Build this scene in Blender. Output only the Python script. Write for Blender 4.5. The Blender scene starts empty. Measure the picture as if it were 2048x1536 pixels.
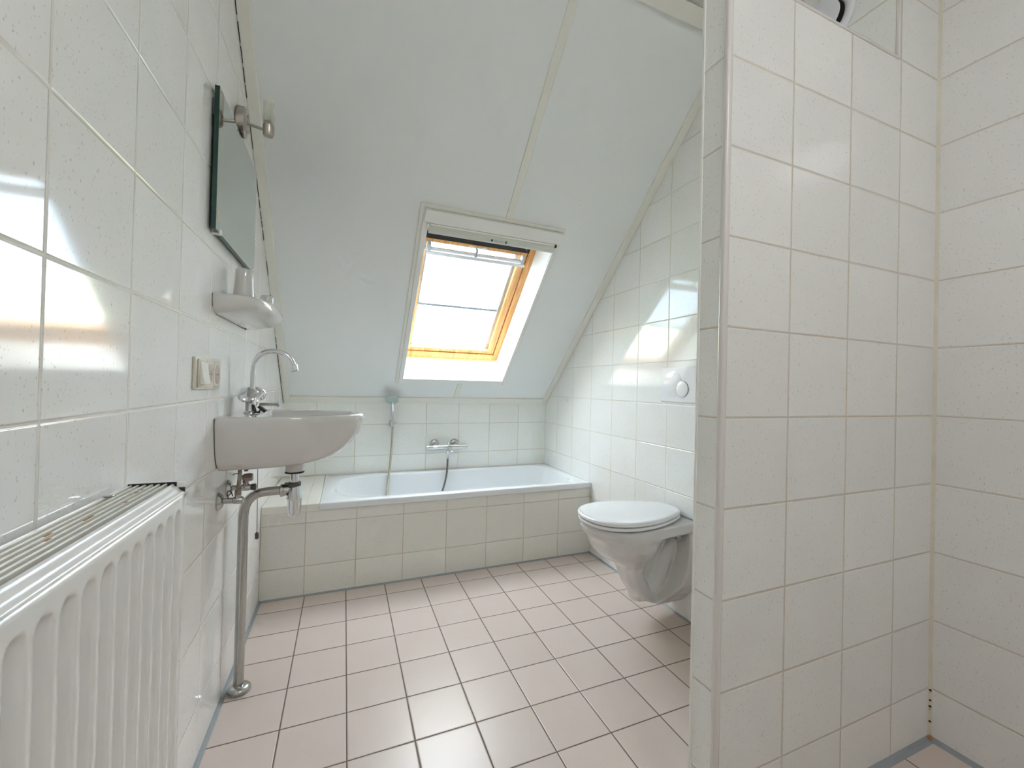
import bpy, bmesh, math, random
from mathutils import Vector, Matrix
random.seed(7)
sc = bpy.context.scene
COL = sc.collection
PI = math.pi

# ------------------------------------------------------------------ room measures (metres)
CAM = Vector((0.3742, -2.4851, 1.1309))
W, H = 0.2498, 0.2246            # wall tile pitch
XT, XR, YF = 1.948, 2.181, 0.73  # toilet wall, right wall, far wall
YP, YP2, XP = -1.7258, -1.6476, 1.2236   # partition front, back, end
ZTOP = 2.742
YB = -3.4                        # wall behind the camera
P0 = Vector((0, YF, 0.99)); US = Vector((0, -1, .937)).normalized(); NS = Vector((0, .937, 1)).normalized()
RIM = 0.483

def SL(x, s, d=0.0):
    """point on the sloping ceiling: s up the slope, d out through the roof"""
    return Vector((x, 0, 0)) + P0 + US * s + NS * d

# ------------------------------------------------------------------ materials
def new_mat(name):
    m = bpy.data.materials.new(name); m.use_nodes = True
    nt = m.node_tree; b = nt.nodes['Principled BSDF']
    return m, nt, b

def plain(name, col, rough=0.4, metal=0.0, coat=0.0, noise=0.03, scale=30, spec=None, bump=0.0, bscale=60):
    m, nt, b = new_mat(name)
    L = nt.links
    geo = nt.nodes.new('ShaderNodeNewGeometry')
    n = nt.nodes.new('ShaderNodeTexNoise'); n.inputs['Scale'].default_value = scale; n.inputs['Detail'].default_value = 4
    L.new(geo.outputs['Position'], n.inputs['Vector'])
    mp = nt.nodes.new('ShaderNodeMapRange'); mp.inputs[3].default_value = 1 - noise; mp.inputs[4].default_value = 1 + noise
    L.new(n.outputs['Fac'], mp.inputs[0])
    mx = nt.nodes.new('ShaderNodeVectorMath'); mx.operation = 'SCALE'
    mx.inputs[0].default_value = col
    L.new(mp.outputs[0], mx.inputs['Scale'])
    L.new(mx.outputs[0], b.inputs['Base Color'])
    b.inputs['Roughness'].default_value = rough
    b.inputs['Metallic'].default_value = metal
    if coat:
        b.inputs['Coat Weight'].default_value = coat; b.inputs['Coat Roughness'].default_value = 0.03
    if spec is not None: b.inputs['Specular IOR Level'].default_value = spec
    if bump:
        n2 = nt.nodes.new('ShaderNodeTexNoise'); n2.inputs['Scale'].default_value = bscale; n2.inputs['Detail'].default_value = 3
        L.new(geo.outputs['Position'], n2.inputs['Vector'])
        bp = nt.nodes.new('ShaderNodeBump'); bp.inputs['Strength'].default_value = 1; bp.inputs['Distance'].default_value = bump
        L.new(n2.outputs['Fac'], bp.inputs['Height']); L.new(bp.outputs[0], b.inputs['Normal'])
    return m

def math_node(nt, op, a, b=None, c=None, clamp=False):
    n = nt.nodes.new('ShaderNodeMath'); n.operation = op; n.use_clamp = clamp
    for i, v in enumerate((a, b, c)):
        if v is None: continue
        if isinstance(v, (int, float)): n.inputs[i].default_value = v
        else: nt.links.new(v, n.inputs[i])
    return n.outputs[0]

def tile_mat(name, ua, va, w, h, u0, v0, col, grout, gw=0.0035, rough=0.08, speck=True, tilt=0.0016, wavy=0.00025, groove=0.0012, gcol_rough=0.7):
    m, nt, b = new_mat(name); L = nt.links
    geo = nt.nodes.new('ShaderNodeNewGeometry')
    sep = nt.nodes.new('ShaderNodeSeparateXYZ'); L.new(geo.outputs['Position'], sep.inputs[0])
    def cell(axis, o, s):
        t = math_node(nt, 'DIVIDE', math_node(nt, 'SUBTRACT', sep.outputs[axis], o), s)
        fl = math_node(nt, 'FLOOR', t); fr = math_node(nt, 'SUBTRACT', t, fl)
        e = math_node(nt, 'MULTIPLY', math_node(nt, 'MINIMUM', fr, math_node(nt, 'SUBTRACT', 1.0, fr)), s)
        return fl, fr, e
    fu, ru, eu = cell(ua, u0, w); fv, rv, ev = cell(va, v0, h)
    e = math_node(nt, 'MINIMUM', eu, ev)
    mr = nt.nodes.new('ShaderNodeMapRange'); mr.interpolation_type = 'SMOOTHSTEP'
    mr.inputs[1].default_value = gw * .35; mr.inputs[2].default_value = gw * .62; L.new(e, mr.inputs[0])
    tile = mr.outputs[0]
    mr2 = nt.nodes.new('ShaderNodeMapRange'); mr2.interpolation_type = 'SMOOTHSTEP'
    mr2.inputs[1].default_value = gw * .3; mr2.inputs[2].default_value = gw * 1.3; L.new(e, mr2.inputs[0])
    cmb = nt.nodes.new('ShaderNodeCombineXYZ'); L.new(fu, cmb.inputs[0]); L.new(fv, cmb.inputs[1])
    wn = nt.nodes.new('ShaderNodeTexWhiteNoise'); wn.noise_dimensions = '3D'; L.new(cmb.outputs[0], wn.inputs['Vector'])
    sc3 = nt.nodes.new('ShaderNodeSeparateXYZ'); L.new(wn.outputs['Color'], sc3.inputs[0])
    # colour: slight per-tile shade, flecks, cloudiness
    shade = nt.nodes.new('ShaderNodeMapRange'); shade.inputs[3].default_value = .975; shade.inputs[4].default_value = 1.025
    L.new(sc3.outputs[0], shade.inputs[0])
    nz = nt.nodes.new('ShaderNodeTexNoise'); nz.inputs['Scale'].default_value = 9; nz.inputs['Detail'].default_value = 5
    L.new(geo.outputs['Position'], nz.inputs['Vector'])
    cl = nt.nodes.new('ShaderNodeMapRange'); cl.inputs[3].default_value = .97; cl.inputs[4].default_value = 1.03
    L.new(nz.outputs['Fac'], cl.inputs[0])
    sc_ = nt.nodes.new('ShaderNodeVectorMath'); sc_.operation = 'SCALE'; sc_.inputs[0].default_value = col
    L.new(math_node(nt, 'MULTIPLY', shade.outputs[0], cl.outputs[0]), sc_.inputs['Scale'])
    base = sc_.outputs[0]
    # flecks fired into the glaze
    def fleck(scale, rad, keep, colr, amount, base, seed):
        mp = nt.nodes.new('ShaderNodeMapping'); mp.inputs['Location'].default_value = (seed, seed * .7, seed * .3)
        mp.inputs['Rotation'].default_value = (.5 + seed, .4, .3)
        mp.inputs['Scale'].default_value = (1.0, 1.0, .6)
        wob = nt.nodes.new('ShaderNodeTexNoise'); wob.inputs['Scale'].default_value = 160
        L.new(geo.outputs['Position'], wob.inputs['Vector'])
        wm = nt.nodes.new('ShaderNodeVectorMath'); wm.operation = 'SCALE'; wm.inputs['Scale'].default_value = .006
        L.new(wob.outputs['Color'], wm.inputs[0])
        ad = nt.nodes.new('ShaderNodeVectorMath'); L.new(geo.outputs['Position'], ad.inputs[0]); L.new(wm.outputs[0], ad.inputs[1])
        L.new(ad.outputs[0], mp.inputs[0])
        vo = nt.nodes.new('ShaderNodeTexVoronoi'); vo.inputs['Scale'].default_value = scale; L.new(mp.outputs[0], vo.inputs['Vector'])
        s = nt.nodes.new('ShaderNodeSeparateXYZ'); L.new(vo.outputs['Color'], s.inputs[0])
        k = math_node(nt, 'GREATER_THAN', s.outputs[0], 1 - keep)
        r = math_node(nt, 'MULTIPLY', math_node(nt, 'MULTIPLY_ADD', s.outputs[1], rad, rad * .4), 1.0)
        d = nt.nodes.new('ShaderNodeMapRange'); L.new(vo.outputs['Distance'], d.inputs[0])
        L.new(r, d.inputs[2]); d.inputs[1].default_value = 0.0; d.inputs[3].default_value = 1.4; d.inputs[4].default_value = 0
        f = math_node(nt, 'MULTIPLY', math_node(nt, 'MULTIPLY', d.outputs[0], k, clamp=True), amount, clamp=True)
        mx = nt.nodes.new('ShaderNodeMix'); mx.data_type = 'RGBA'
        L.new(f, mx.inputs[0]); L.new(base, mx.inputs[6]); mx.inputs[7].default_value = (*colr, 1)
        return mx.outputs[2]
    if speck:
        base = fleck(125, .19, .45, (.40, .33, .25), .58, base, 1.3)
        base = fleck(75, .14, .34, (.50, .40, .28), .52, base, 5.1)
        base = fleck(210, .27, .40, (.36, .35, .33), .50, base, 8.7)
    elif speck is None:
        base = fleck(230, .3, .4, (.52, .40, .33), .3, base, 2.2)
    gm = nt.nodes.new('ShaderNodeTexNoise'); gm.inputs['Scale'].default_value = 25
    L.new(geo.outputs['Position'], gm.inputs['Vector'])
    gs = nt.nodes.new('ShaderNodeVectorMath'); gs.operation = 'SCALE'; gs.inputs[0].default_value = grout
    gr = nt.nodes.new('ShaderNodeMapRange'); gr.inputs[3].default_value = .85; gr.inputs[4].default_value = 1.15
    L.new(gm.outputs['Fac'], gr.inputs[0]); L.new(gr.outputs[0], gs.inputs['Scale'])
    mx = nt.nodes.new('ShaderNodeMix'); mx.data_type = 'RGBA'
    L.new(tile, mx.inputs[0]); L.new(gs.outputs[0], mx.inputs[6]); L.new(base, mx.inputs[7])
    L.new(mx.outputs[2], b.inputs['Base Color'])
    rr = nt.nodes.new('ShaderNodeMapRange'); rr.inputs[3].default_value = gcol_rough; rr.inputs[4].default_value = rough
    L.new(tile, rr.inputs[0]); L.new(rr.outputs[0], b.inputs['Roughness'])
    # relief: grout groove, tiles not quite in plane, wavy glaze
    hgt = math_node(nt, 'MULTIPLY', mr2.outputs[0], groove)
    tu = math_node(nt, 'MULTIPLY', math_node(nt, 'SUBTRACT', sc3.outputs[1], .5), math_node(nt, 'MULTIPLY', ru, tilt * w))
    tv = math_node(nt, 'MULTIPLY', math_node(nt, 'SUBTRACT', sc3.outputs[2], .5), math_node(nt, 'MULTIPLY', rv, tilt * h))
    wv = nt.nodes.new('ShaderNodeTexNoise'); wv.inputs['Scale'].default_value = 7; wv.inputs['Detail'].default_value = 1.5
    L.new(geo.outputs['Position'], wv.inputs['Vector'])
    wv2 = nt.nodes.new('ShaderNodeTexNoise'); wv2.inputs['Scale'].default_value = 120; wv2.inputs['Detail'].default_value = 1
    L.new(geo.outputs['Position'], wv2.inputs['Vector'])
    hgt = math_node(nt, 'ADD', hgt, math_node(nt, 'MULTIPLY', math_node(nt, 'ADD', tu, tv), tile))
    hgt = math_node(nt, 'ADD', hgt, math_node(nt, 'MULTIPLY', wv.outputs['Fac'], wavy))
    hgt = math_node(nt, 'ADD', hgt, math_node(nt, 'MULTIPLY', wv2.outputs['Fac'], wavy * .03))
    bp = nt.nodes.new('ShaderNodeBump'); bp.inputs['Strength'].default_value = 1; bp.inputs['Distance'].default_value = 1
    L.new(hgt, bp.inputs['Height']); L.new(bp.outputs[0], b.inputs['Normal'])
    return m

TC = (.81, .80, .785); GC = (.62, .54, .45)
X_, Y_, Z_ = 0, 1, 2
M = {}
M['tile_left'] = tile_mat('tile_left', Y_, Z_, W, H, -1.716, 1.066, (.87, .86, .85), (.76, .71, .65))
M['tile_far'] = tile_mat('tile_far', X_, Z_, W, H, .4498, .8285, (.86, .87, .83), (.66, .58, .44), gw=.003)
M['tile_toilet'] = tile_mat('tile_toilet', Y_, Z_, W, H, -.7286, 1.0525, (.83, .835, .805), (.66, .60, .47), gw=.003)
M['tile_part'] = tile_mat('tile_part', X_, Z_, W, H, 1.4644, 1.0637, TC, GC)
M['tile_end'] = tile_mat('tile_end', Y_, Z_, 2.0, H, -2.7, 1.0637, (.86, .86, .83), GC)
M['tile_right'] = tile_mat('tile_right', Y_, Z_, W, H, YP, 1.0637, TC, GC)
M['tile_bath'] = tile_mat('tile_bath', X_, Z_, W, H, .2035, .3816, (.78, .765, .715), (.56, .46, .36), gw=.003)
M['tile_ledge'] = tile_mat('tile_ledge', X_, Y_, W, W, .2035, -.02, (.80, .78, .72), (.62, .53, .42), gw=.003)
M['tile_part_top'] = tile_mat('tile_part_top', X_, Y_, W, 3, 1.4644, -2.5, TC, GC)
M['floor'] = tile_mat('floor', X_, Y_, .2, .2, .2088, -.1253, (.655, .555, .50), (.13, .10, .085), gw=.0042, rough=.30, speck=None, tilt=.004, wavy=.0002, groove=.001)
M['panel'] = plain('panel', (.81, .835, .825), rough=.28, noise=.012, scale=3, bump=.0003, bscale=14)
def scuffs(m):
    nt = m.node_tree; L = nt.links; b = nt.nodes['Principled BSDF']; src = b.inputs['Base Color'].links[0].from_socket
    geo = nt.nodes.new('ShaderNodeNewGeometry')
    vo = nt.nodes.new('ShaderNodeTexVoronoi'); vo.inputs['Scale'].default_value = 55
    mp = nt.nodes.new('ShaderNodeMapping'); mp.inputs['Scale'].default_value = (1.6, .8, .8); L.new(geo.outputs['Position'], mp.inputs[0]); L.new(mp.outputs[0], vo.inputs['Vector'])
    s3 = nt.nodes.new('ShaderNodeSeparateXYZ'); L.new(vo.outputs['Color'], s3.inputs[0])
    nz = nt.nodes.new('ShaderNodeTexNoise'); nz.inputs['Scale'].default_value = 2.6; L.new(geo.outputs['Position'], nz.inputs['Vector'])
    px = nt.nodes.new('ShaderNodeSeparateXYZ'); L.new(geo.outputs['Position'], px.inputs[0])
    f = math_node(nt, 'MULTIPLY', math_node(nt, 'LESS_THAN', vo.outputs['Distance'], .09), math_node(nt, 'GREATER_THAN', s3.outputs[0], .86))
    f = math_node(nt, 'MULTIPLY', f, math_node(nt, 'GREATER_THAN', nz.outputs['Fac'], .53))
    f = math_node(nt, 'MULTIPLY', f, math_node(nt, 'GREATER_THAN', px.outputs[0], 1.45))
    f = math_node(nt, 'MULTIPLY', f, .7)
    mx = nt.nodes.new('ShaderNodeMix'); mx.data_type = 'RGBA'; L.new(f, mx.inputs[0]); L.new(src, mx.inputs[6]); mx.inputs[7].default_value = (.16, .15, .13, 1)
    L.new(mx.outputs[2], b.inputs['Base Color'])
scuffs(M['panel'])
M['ceil'] = plain('ceil', (.70, .70, .68), rough=.5, noise=.01)
M['cream'] = plain('cream', (.80, .79, .72), rough=.35, noise=.02)
M['creamwhite'] = plain('creamwhite', (.84, .84, .80), rough=.35, noise=.015)
M['white'] = plain('white', (.83, .83, .81), rough=.3, noise=.01)
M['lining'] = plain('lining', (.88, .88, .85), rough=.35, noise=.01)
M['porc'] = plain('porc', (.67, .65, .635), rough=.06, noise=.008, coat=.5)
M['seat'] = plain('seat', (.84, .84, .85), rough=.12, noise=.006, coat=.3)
M['enamel'] = plain('enamel', (.77, .79, .805), rough=.1, noise=.006, coat=.4)
M['chrome'] = plain('chrome', (.72, .73, .75), rough=.07, metal=1, noise=.02)
M['chromedull'] = plain('chromedull', (.50, .50, .49), rough=.22, metal=1, noise=.12, scale=45)
M['nickel'] = plain('nickel', (.50, .46, .41), rough=.3, metal=1, noise=.05, scale=80)
M['brass'] = plain('brass', (.34, .29, .25), rough=.35, metal=.8, noise=.1)
M['rad'] = plain('rad', (.83, .82, .81), rough=.22, noise=.008, coat=.2)
M['radslat'] = plain('radslat', (.80, .78, .72), rough=.3, noise=.04)
M['dark'] = plain('dark', (.02, .02, .02), rough=.6)
M['rubber'] = plain('rubber', (.018, .018, .02), rough=.4)
M['beige'] = plain('beige', (.70, .66, .57), rough=.25, noise=.01)
M['rocker'] = plain('rocker', (.80, .78, .72), rough=.18, noise=.01)
M['brown'] = plain('brown', (.40, .31, .24), rough=.4)
M['silgrey'] = plain('silgrey', (.30, .33, .35), rough=.4, noise=.08)
M['silbeige'] = plain('silbeige', (.68, .63, .54), rough=.45, noise=.12, scale=18)
M['mould'] = plain('mould', (.02, .017, .012), rough=.8)
M['rust'] = plain('rust', (.42, .22, .07), rough=.8, noise=.3, scale=200)
M['profile'] = plain('profile', (.72, .68, .66), rough=.25, noise=.01)
M['alu'] = plain('alu', (.46, .50, .57), rough=.35, noise=.01)
M['bluebar'] = plain('bluebar', (.26, .31, .37), rough=.35, noise=.01)
M['seal'] = plain('seal', (.06, .03, .015), rough=.6)
M['alubar'] = plain('alubar', (.80, .80, .81), rough=.3, noise=.01)
M['green'] = plain('green', (.44, .53, .48), rough=.35, noise=.05)
M['rope'] = plain('rope', (.05, .05, .05), rough=.5)
M['sticker'] = plain('sticker', (.55, .47, .30), rough=.6, noise=.5, scale=300)
M['ink'] = plain('ink', (.03, .035, .035), rough=.5)
M['valve'] = plain('valve', (.78, .78, .82), rough=.35)
M['bracket'] = plain('bracket', (.12, .12, .12), rough=.5)

def wood():
    m, nt, b = new_mat('pine'); L = nt.links
    geo = nt.nodes.new('ShaderNodeNewGeometry')
    mp = nt.nodes.new('ShaderNodeMapping'); mp.inputs['Scale'].default_value = (22, 1.5, 1.5)
    L.new(geo.outputs['Position'], mp.inputs[0])
    n = nt.nodes.new('ShaderNodeTexNoise'); n.inputs['Scale'].default_value = 3; n.inputs['Detail'].default_value = 6; n.inputs['Distortion'].default_value = .6
    L.new(mp.outputs[0], n.inputs['Vector'])
    cr = nt.nodes.new('ShaderNodeValToRGB'); cr.color_ramp.elements[0].color = (.60, .27, .075, 1); cr.color_ramp.elements[1].color = (.80, .44, .16, 1)
    cr.color_ramp.elements[0].position = .35; cr.color_ramp.elements[1].position = .65
    L.new(n.outputs['Fac'], cr.inputs[0]); L.new(cr.outputs[0], b.inputs['Base Color'])
    b.inputs['Roughness'].default_value = .3
    return m
M['pine'] = wood()

def hose_mat(name, col, scale):
    m, nt, b = new_mat(name); L = nt.links
    geo = nt.nodes.new('ShaderNodeNewGeometry')
    wv = nt.nodes.new('ShaderNodeTexWave'); wv.bands_direction = 'Z'; wv.inputs['Scale'].default_value = scale
    L.new(geo.outputs['Position'], wv.inputs['Vector'])
    bp = nt.nodes.new('ShaderNodeBump'); bp.inputs['Distance'].default_value = .0008; L.new(wv.outputs['Fac'], bp.inputs['Height'])
    L.new(bp.outputs[0], b.inputs['Normal'])
    b.inputs['Base Color'].default_value = (*col, 1); b.inputs['Metallic'].default_value = .9; b.inputs['Roughness'].default_value = .28
    return m
M['hosegold'] = hose_mat('hosegold', (.50, .45, .33), 110)
M['hosedark'] = hose_mat('hosedark', (.16, .15, .14), 110)
M['braid'] = hose_mat('braid', (.36, .32, .28), 120)

def glass_mat(name, col, rough=0.0, weight=1.0, ior=1.45):
    m, nt, b = new_mat(name)
    b.inputs['Base Color'].default_value = (*col, 1); b.inputs['Transmission Weight'].default_value = weight
    b.inputs['Roughness'].default_value = rough; b.inputs['IOR'].default_value = ior
    return m
def frost_mat():
    m = bpy.data.materials.new('frost'); m.use_nodes = True; nt = m.node_tree; nt.nodes.clear()
    out = nt.nodes.new('ShaderNodeOutputMaterial'); tr = nt.nodes.new('ShaderNodeBsdfTransparent'); df = nt.nodes.new('ShaderNodeBsdfTranslucent'); gl = nt.nodes.new('ShaderNodeBsdfDiffuse')
    tr.inputs[0].default_value = (.97, .97, .95, 1); df.inputs[0].default_value = (.9, .88, .84, 1); gl.inputs[0].default_value = (.9, .88, .84, 1)
    a = nt.nodes.new('ShaderNodeMixShader'); nt.links.new(df.outputs[0], a.inputs[1]); nt.links.new(gl.outputs[0], a.inputs[2])
    b = nt.nodes.new('ShaderNodeMixShader'); b.inputs[0].default_value = .76; nt.links.new(a.outputs[0], b.inputs[1]); nt.links.new(tr.outputs[0], b.inputs[2])
    nt.links.new(b.outputs[0], out.inputs[0]); return m
M['frost'] = frost_mat()
M['edge'] = plain('edge', (.005, .045, .032), rough=.05, noise=.1)

def mirror_mat():
    m, nt, b = new_mat('mirror')
    b.inputs['Base Color'].default_value = (.70, .77, .73, 1); b.inputs['Metallic'].default_value = 1; b.inputs['Roughness'].default_value = .012
    return m
M['mirror'] = mirror_mat()

def pane_mat():
    m = bpy.data.materials.new('pane'); m.use_nodes = True; nt = m.node_tree; nt.nodes.clear()
    out = nt.nodes.new('ShaderNodeOutputMaterial'); tr = nt.nodes.new('ShaderNodeBsdfTransparent'); gl = nt.nodes.new('ShaderNodeBsdfGlossy')
    tr.inputs[0].default_value = (.93, .96, .95, 1); gl.inputs['Roughness'].default_value = .02
    mx = nt.nodes.new('ShaderNodeMixShader'); mx.inputs[0].default_value = .045; nt.links.new(tr.outputs[0], mx.inputs[1]); nt.links.new(gl.outputs[0], mx.inputs[2])
    nt.links.new(mx.outputs[0], out.inputs[0]); return m
M['pane'] = pane_mat()

def blind_mat():
    m = bpy.data.materials.new('blind'); m.use_nodes = True; nt = m.node_tree; nt.nodes.clear()
    out = nt.nodes.new('ShaderNodeOutputMaterial'); tl = nt.nodes.new('ShaderNodeBsdfTranslucent'); df = nt.nodes.new('ShaderNodeBsdfDiffuse')
    tl.inputs[0].default_value = (.66, .74, .88, 1); df.inputs[0].default_value = (.8, .83, .87, 1)
    tr = nt.nodes.new('ShaderNodeBsdfTransparent'); tr.inputs[0].default_value = (.9, .94, 1, 1)
    mx = nt.nodes.new('ShaderNodeMixShader'); mx.inputs[0].default_value = .25
    nt.links.new(tl.outputs[0], mx.inputs[1]); nt.links.new(df.outputs[0], mx.inputs[2])
    m2 = nt.nodes.new('ShaderNodeMixShader'); m2.inputs[0].default_value = .22
    nt.links.new(mx.outputs[0], m2.inputs[1]); nt.links.new(tr.outputs[0], m2.inputs[2])
    nt.links.new(m2.outputs[0], out.inputs[0]); return m
M['blind'] = blind_mat()

# ------------------------------------------------------------------ mesh helpers (all in world coordinates)
def face(bm, pts):
    vs = [bm.verts.new(p) for p in pts]
    return bm.faces.new(vs)

def hexa(bm, p):
    """p: 8 points, bottom loop then top loop"""
    v = [bm.verts.new(q) for q in p]
    for f in ((0, 1, 2, 3), (4, 5, 6, 7), (0, 1, 5, 4), (1, 2, 6, 5), (2, 3, 7, 6), (3, 0, 4, 7)):
        bm.faces.new([v[i] for i in f])
    return v

def box(bm, x0, x1, y0, y1, z0, z1):
    return hexa(bm, [(x0, y0, z0), (x1, y0, z0), (x1, y1, z0), (x0, y1, z0), (x0, y0, z1), (x1, y0, z1), (x1, y1, z1), (x0, y1, z1)])

def sbox(bm, x0, x1, s0, s1, d0, d1):
    return hexa(bm, [SL(x0, s0, d0), SL(x1, s0, d0), SL(x1, s1, d0), SL(x0, s1, d0), SL(x0, s0, d1), SL(x1, s0, d1), SL(x1, s1, d1), SL(x0, s1, d1)])

def prism_x(bm, poly, x0, x1):
    """poly: (y,z) outline swept along x"""
    a = [bm.verts.new((x0, y, z)) for y, z in poly]; b = [bm.verts.new((x1, y, z)) for y, z in poly]
    bm.faces.new(a); bm.faces.new(b[::-1]); n = len(poly)
    for i in range(n): bm.faces.new((a[i], a[(i + 1) % n], b[(i + 1) % n], b[i]))

def frame_for(d):
    d = d.normalized(); up = Vector((0, 0, 1)) if abs(d.z) < .95 else Vector((1, 0, 0))
    u = d.cross(up).normalized(); return u, d.cross(u).normalized()

def loft(bm, rings, cap0=True, cap1=True, closed=True):
    R = [[bm.verts.new(p) for p in r] for r in rings]
    n = len(R[0])
    for a, b in zip(R, R[1:]):
        for i in range(n if closed else n - 1):
            bm.faces.new((a[i], a[(i + 1) % n], b[(i + 1) % n], b[i]))
    if cap0: bm.faces.new(R[0][::-1])
    if cap1: bm.faces.new(R[-1])
    return R

def circ(c, r, u, v, n=24, ry=None):
    ry = r if ry is None else ry
    return [Vector(c) + u * (r * math.cos(2 * PI * i / n)) + v * (ry * math.sin(2 * PI * i / n)) for i in range(n)]

def lathe(bm, base, axis, prof, n=28, ell=1.0):
    """prof: (distance along axis, radius)"""
    axis = Vector(axis).normalized(); u, v = frame_for(axis); base = Vector(base)
    if abs(axis.z) < .5: # keep v closest to vertical
        v = Vector((0, 0, 1)) - axis * axis.z; v.normalize(); u = axis.cross(v)
    rings = [circ(base + axis * t, max(r, 1e-4), u, v, n, max(r, 1e-4) * ell) for t, r in prof]
    loft(bm, rings)

def smooth_path(pts, k=6):
    P = [Vector(p) for p in pts]; out = []
    Q = [P[0] * 2 - P[1]] + P + [P[-1] * 2 - P[-2]]
    for i in range(1, len(Q) - 2):
        a, b, c, d = Q[i - 1:i + 3]
        for j in range(k):
            t = j / k
            out.append(.5 * ((2 * b) + (c - a) * t + (2 * a - 5 * b + 4 * c - d) * t * t + (-a + 3 * b - 3 * c + d) * t ** 3))
    out.append(P[-1]); return out

def tube(bm, pts, r, n=14, k=6, smooth=True):
    P = smooth_path(pts, k) if smooth and len(pts) > 2 else [Vector(p) for p in pts]
    d0 = (P[1] - P[0]).normalized(); u, v = frame_for(d0); rings = []
    for i, p in enumerate(P):
        d = (P[min(i + 1, len(P) - 1)] - P[max(i - 1, 0)]).normalized()
        u = (u - d * u.dot(d)).normalized(); v = d.cross(u)
        rr = r(i / (len(P) - 1)) if callable(r) else r
        rings.append(circ(p, rr, u, v, n))
    loft(bm, rings)

def BM(): return bmesh.new()

def tag(o, label=None, cat=None, group=None, kind=None):
    if label: o['label'] = label
    if cat: o['category'] = cat
    if group: o['group'] = group
    if kind: o['kind'] = kind
    return o

WORLD = {}
def thing(name, loc, label, cat, group=None, kind=None):
    o = bpy.data.objects.new(name, None); COL.objects.link(o); o.location = loc; o.empty_display_size = .05
    WORLD[o.name] = Vector(loc)
    return tag(o, label, cat, group, kind)

def obj(name, bm, mat, parent=None, smooth=False, bevel=0, seg=2, sub=0, remesh=0, angle=40, label=None, mats=None, smoothmod=0):
    bmesh.ops.recalc_face_normals(bm, faces=bm.faces[:])
    if parent is not None: org = WORLD[parent.name]
    else:
        xs = [v.co for v in bm.verts]
        org = Vector((sum(c.x for c in xs) / len(xs), sum(c.y for c in xs) / len(xs), min(c.z for c in xs)))
    bmesh.ops.translate(bm, verts=bm.verts[:], vec=-org)
    me = bpy.data.meshes.new(name); bm.to_mesh(me); bm.free()
    for m_ in (mats or [mat]): me.materials.append(M[m_] if isinstance(m_, str) else m_)
    o = bpy.data.objects.new(name, me); COL.objects.link(o)
    if parent is not None: o.parent = parent
    else: o.location = org
    WORLD[o.name] = org
    if remesh:
        q = o.modifiers.new('remesh', 'REMESH'); q.mode = 'VOXEL'; q.voxel_size = remesh; q.use_smooth_shade = True
        q = o.modifiers.new('relax', 'SMOOTH'); q.factor = .5; q.iterations = smoothmod or 8
    if bevel:
        q = o.modifiers.new('bevel', 'BEVEL'); q.width = bevel; q.segments = seg; q.limit_method = 'ANGLE'; q.angle_limit = math.radians(35)
    if sub:
        q = o.modifiers.new('sub', 'SUBSURF'); q.levels = sub; q.render_levels = sub
    if smooth or bevel or sub or remesh:
        for p in me.polygons: p.use_smooth = True
        if not sub and not remesh:
            try: me.set_sharp_from_angle(angle=math.radians(angle))
            except Exception: pass
    if label: o['label'] = label
    return o

def struct(name, bm, mat, **k):
    o = obj(name, bm, mat, **k); o['kind'] = 'structure'; return o

# ================================================================== THE ROOM
# side wall outlines follow the roof: (y,z)
slope_top_y = YF - (ZTOP - .99) / .937
room = [(YB, 0), (YF, 0), (YF, .99), (slope_top_y, ZTOP), (YB, ZTOP)]
def up(poly, e=.25):
    return [(YB - .1, -.1), (YF + .1, -.1), (YF + .1, .99 + .04), (slope_top_y + .05, ZTOP + .1), (YB - .1, ZTOP + .1)]
bm = BM(); prism_x(bm, up(room), -.12, 0); struct('wall_left', bm, 'tile_left')
bm = BM(); box(bm, 0, XR, YF, YF + .1, -.1, 1.02); struct('wall_far', bm, 'tile_far')
bm = BM(); prism_x(bm, [(YP, -.05), (YF, -.05), (YF, .995), (slope_top_y, ZTOP + .02), (YP, ZTOP + .02)], XT, XR + .001)
o = struct('wall_toilet', bm, 'tile_toilet')
o.data.materials.append(M['tile_part'])
for p in o.data.polygons:
    if p.normal.y < -.9: p.material_index = 1
bm = BM(); prism_x(bm, up(room), XR, XR + .12); struct('wall_right', bm, 'tile_right')
bm = BM(); box(bm, 0, XR, YB - .1, YB, -.1, ZTOP + .1); struct('wall_back', bm, 'tile_far')
bm = BM(); box(bm, 0, XR, YP - .06, YF, -.1, 0); box(bm, 0, XP - .05, YB, YP - .06, -.1, 0); o = struct('floor', bm, 'floor')
bm = BM(); box(bm, XP - .05, XR, YB, YP - .06, -.1, -.012)
box(bm, 1.95, XR, YP - .06, YP, -.01, .0004)
bm.free()
bm = BM(); box(bm, XP - .05, XR, YB, YP - .06, -.1, 0); struct('floor_shower', bm, 'floor')
bm = BM(); box(bm, 0, XR, YB, slope_top_y + .03, ZTOP, ZTOP + .1); struct('ceiling', bm, 'ceil')
# sloping ceiling slab with the roof-window opening
WX0, WX1, WS0, WS1 = .744, 1.478, .262, 1.42
HX0 = .708   # left reveal splays outwards
bm = BM(); D = .22
smax = (ZTOP - .99) / .68375 + .02
for a in ((-.1, HX0, -.1, smax), (WX1, XR + .1, -.1, smax), (HX0, WX1, -.1, WS0), (HX0, WX1, WS1, smax)):
    sbox(bm, *a, 0, D)
struct('ceiling_slope', bm, 'panel')

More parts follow.
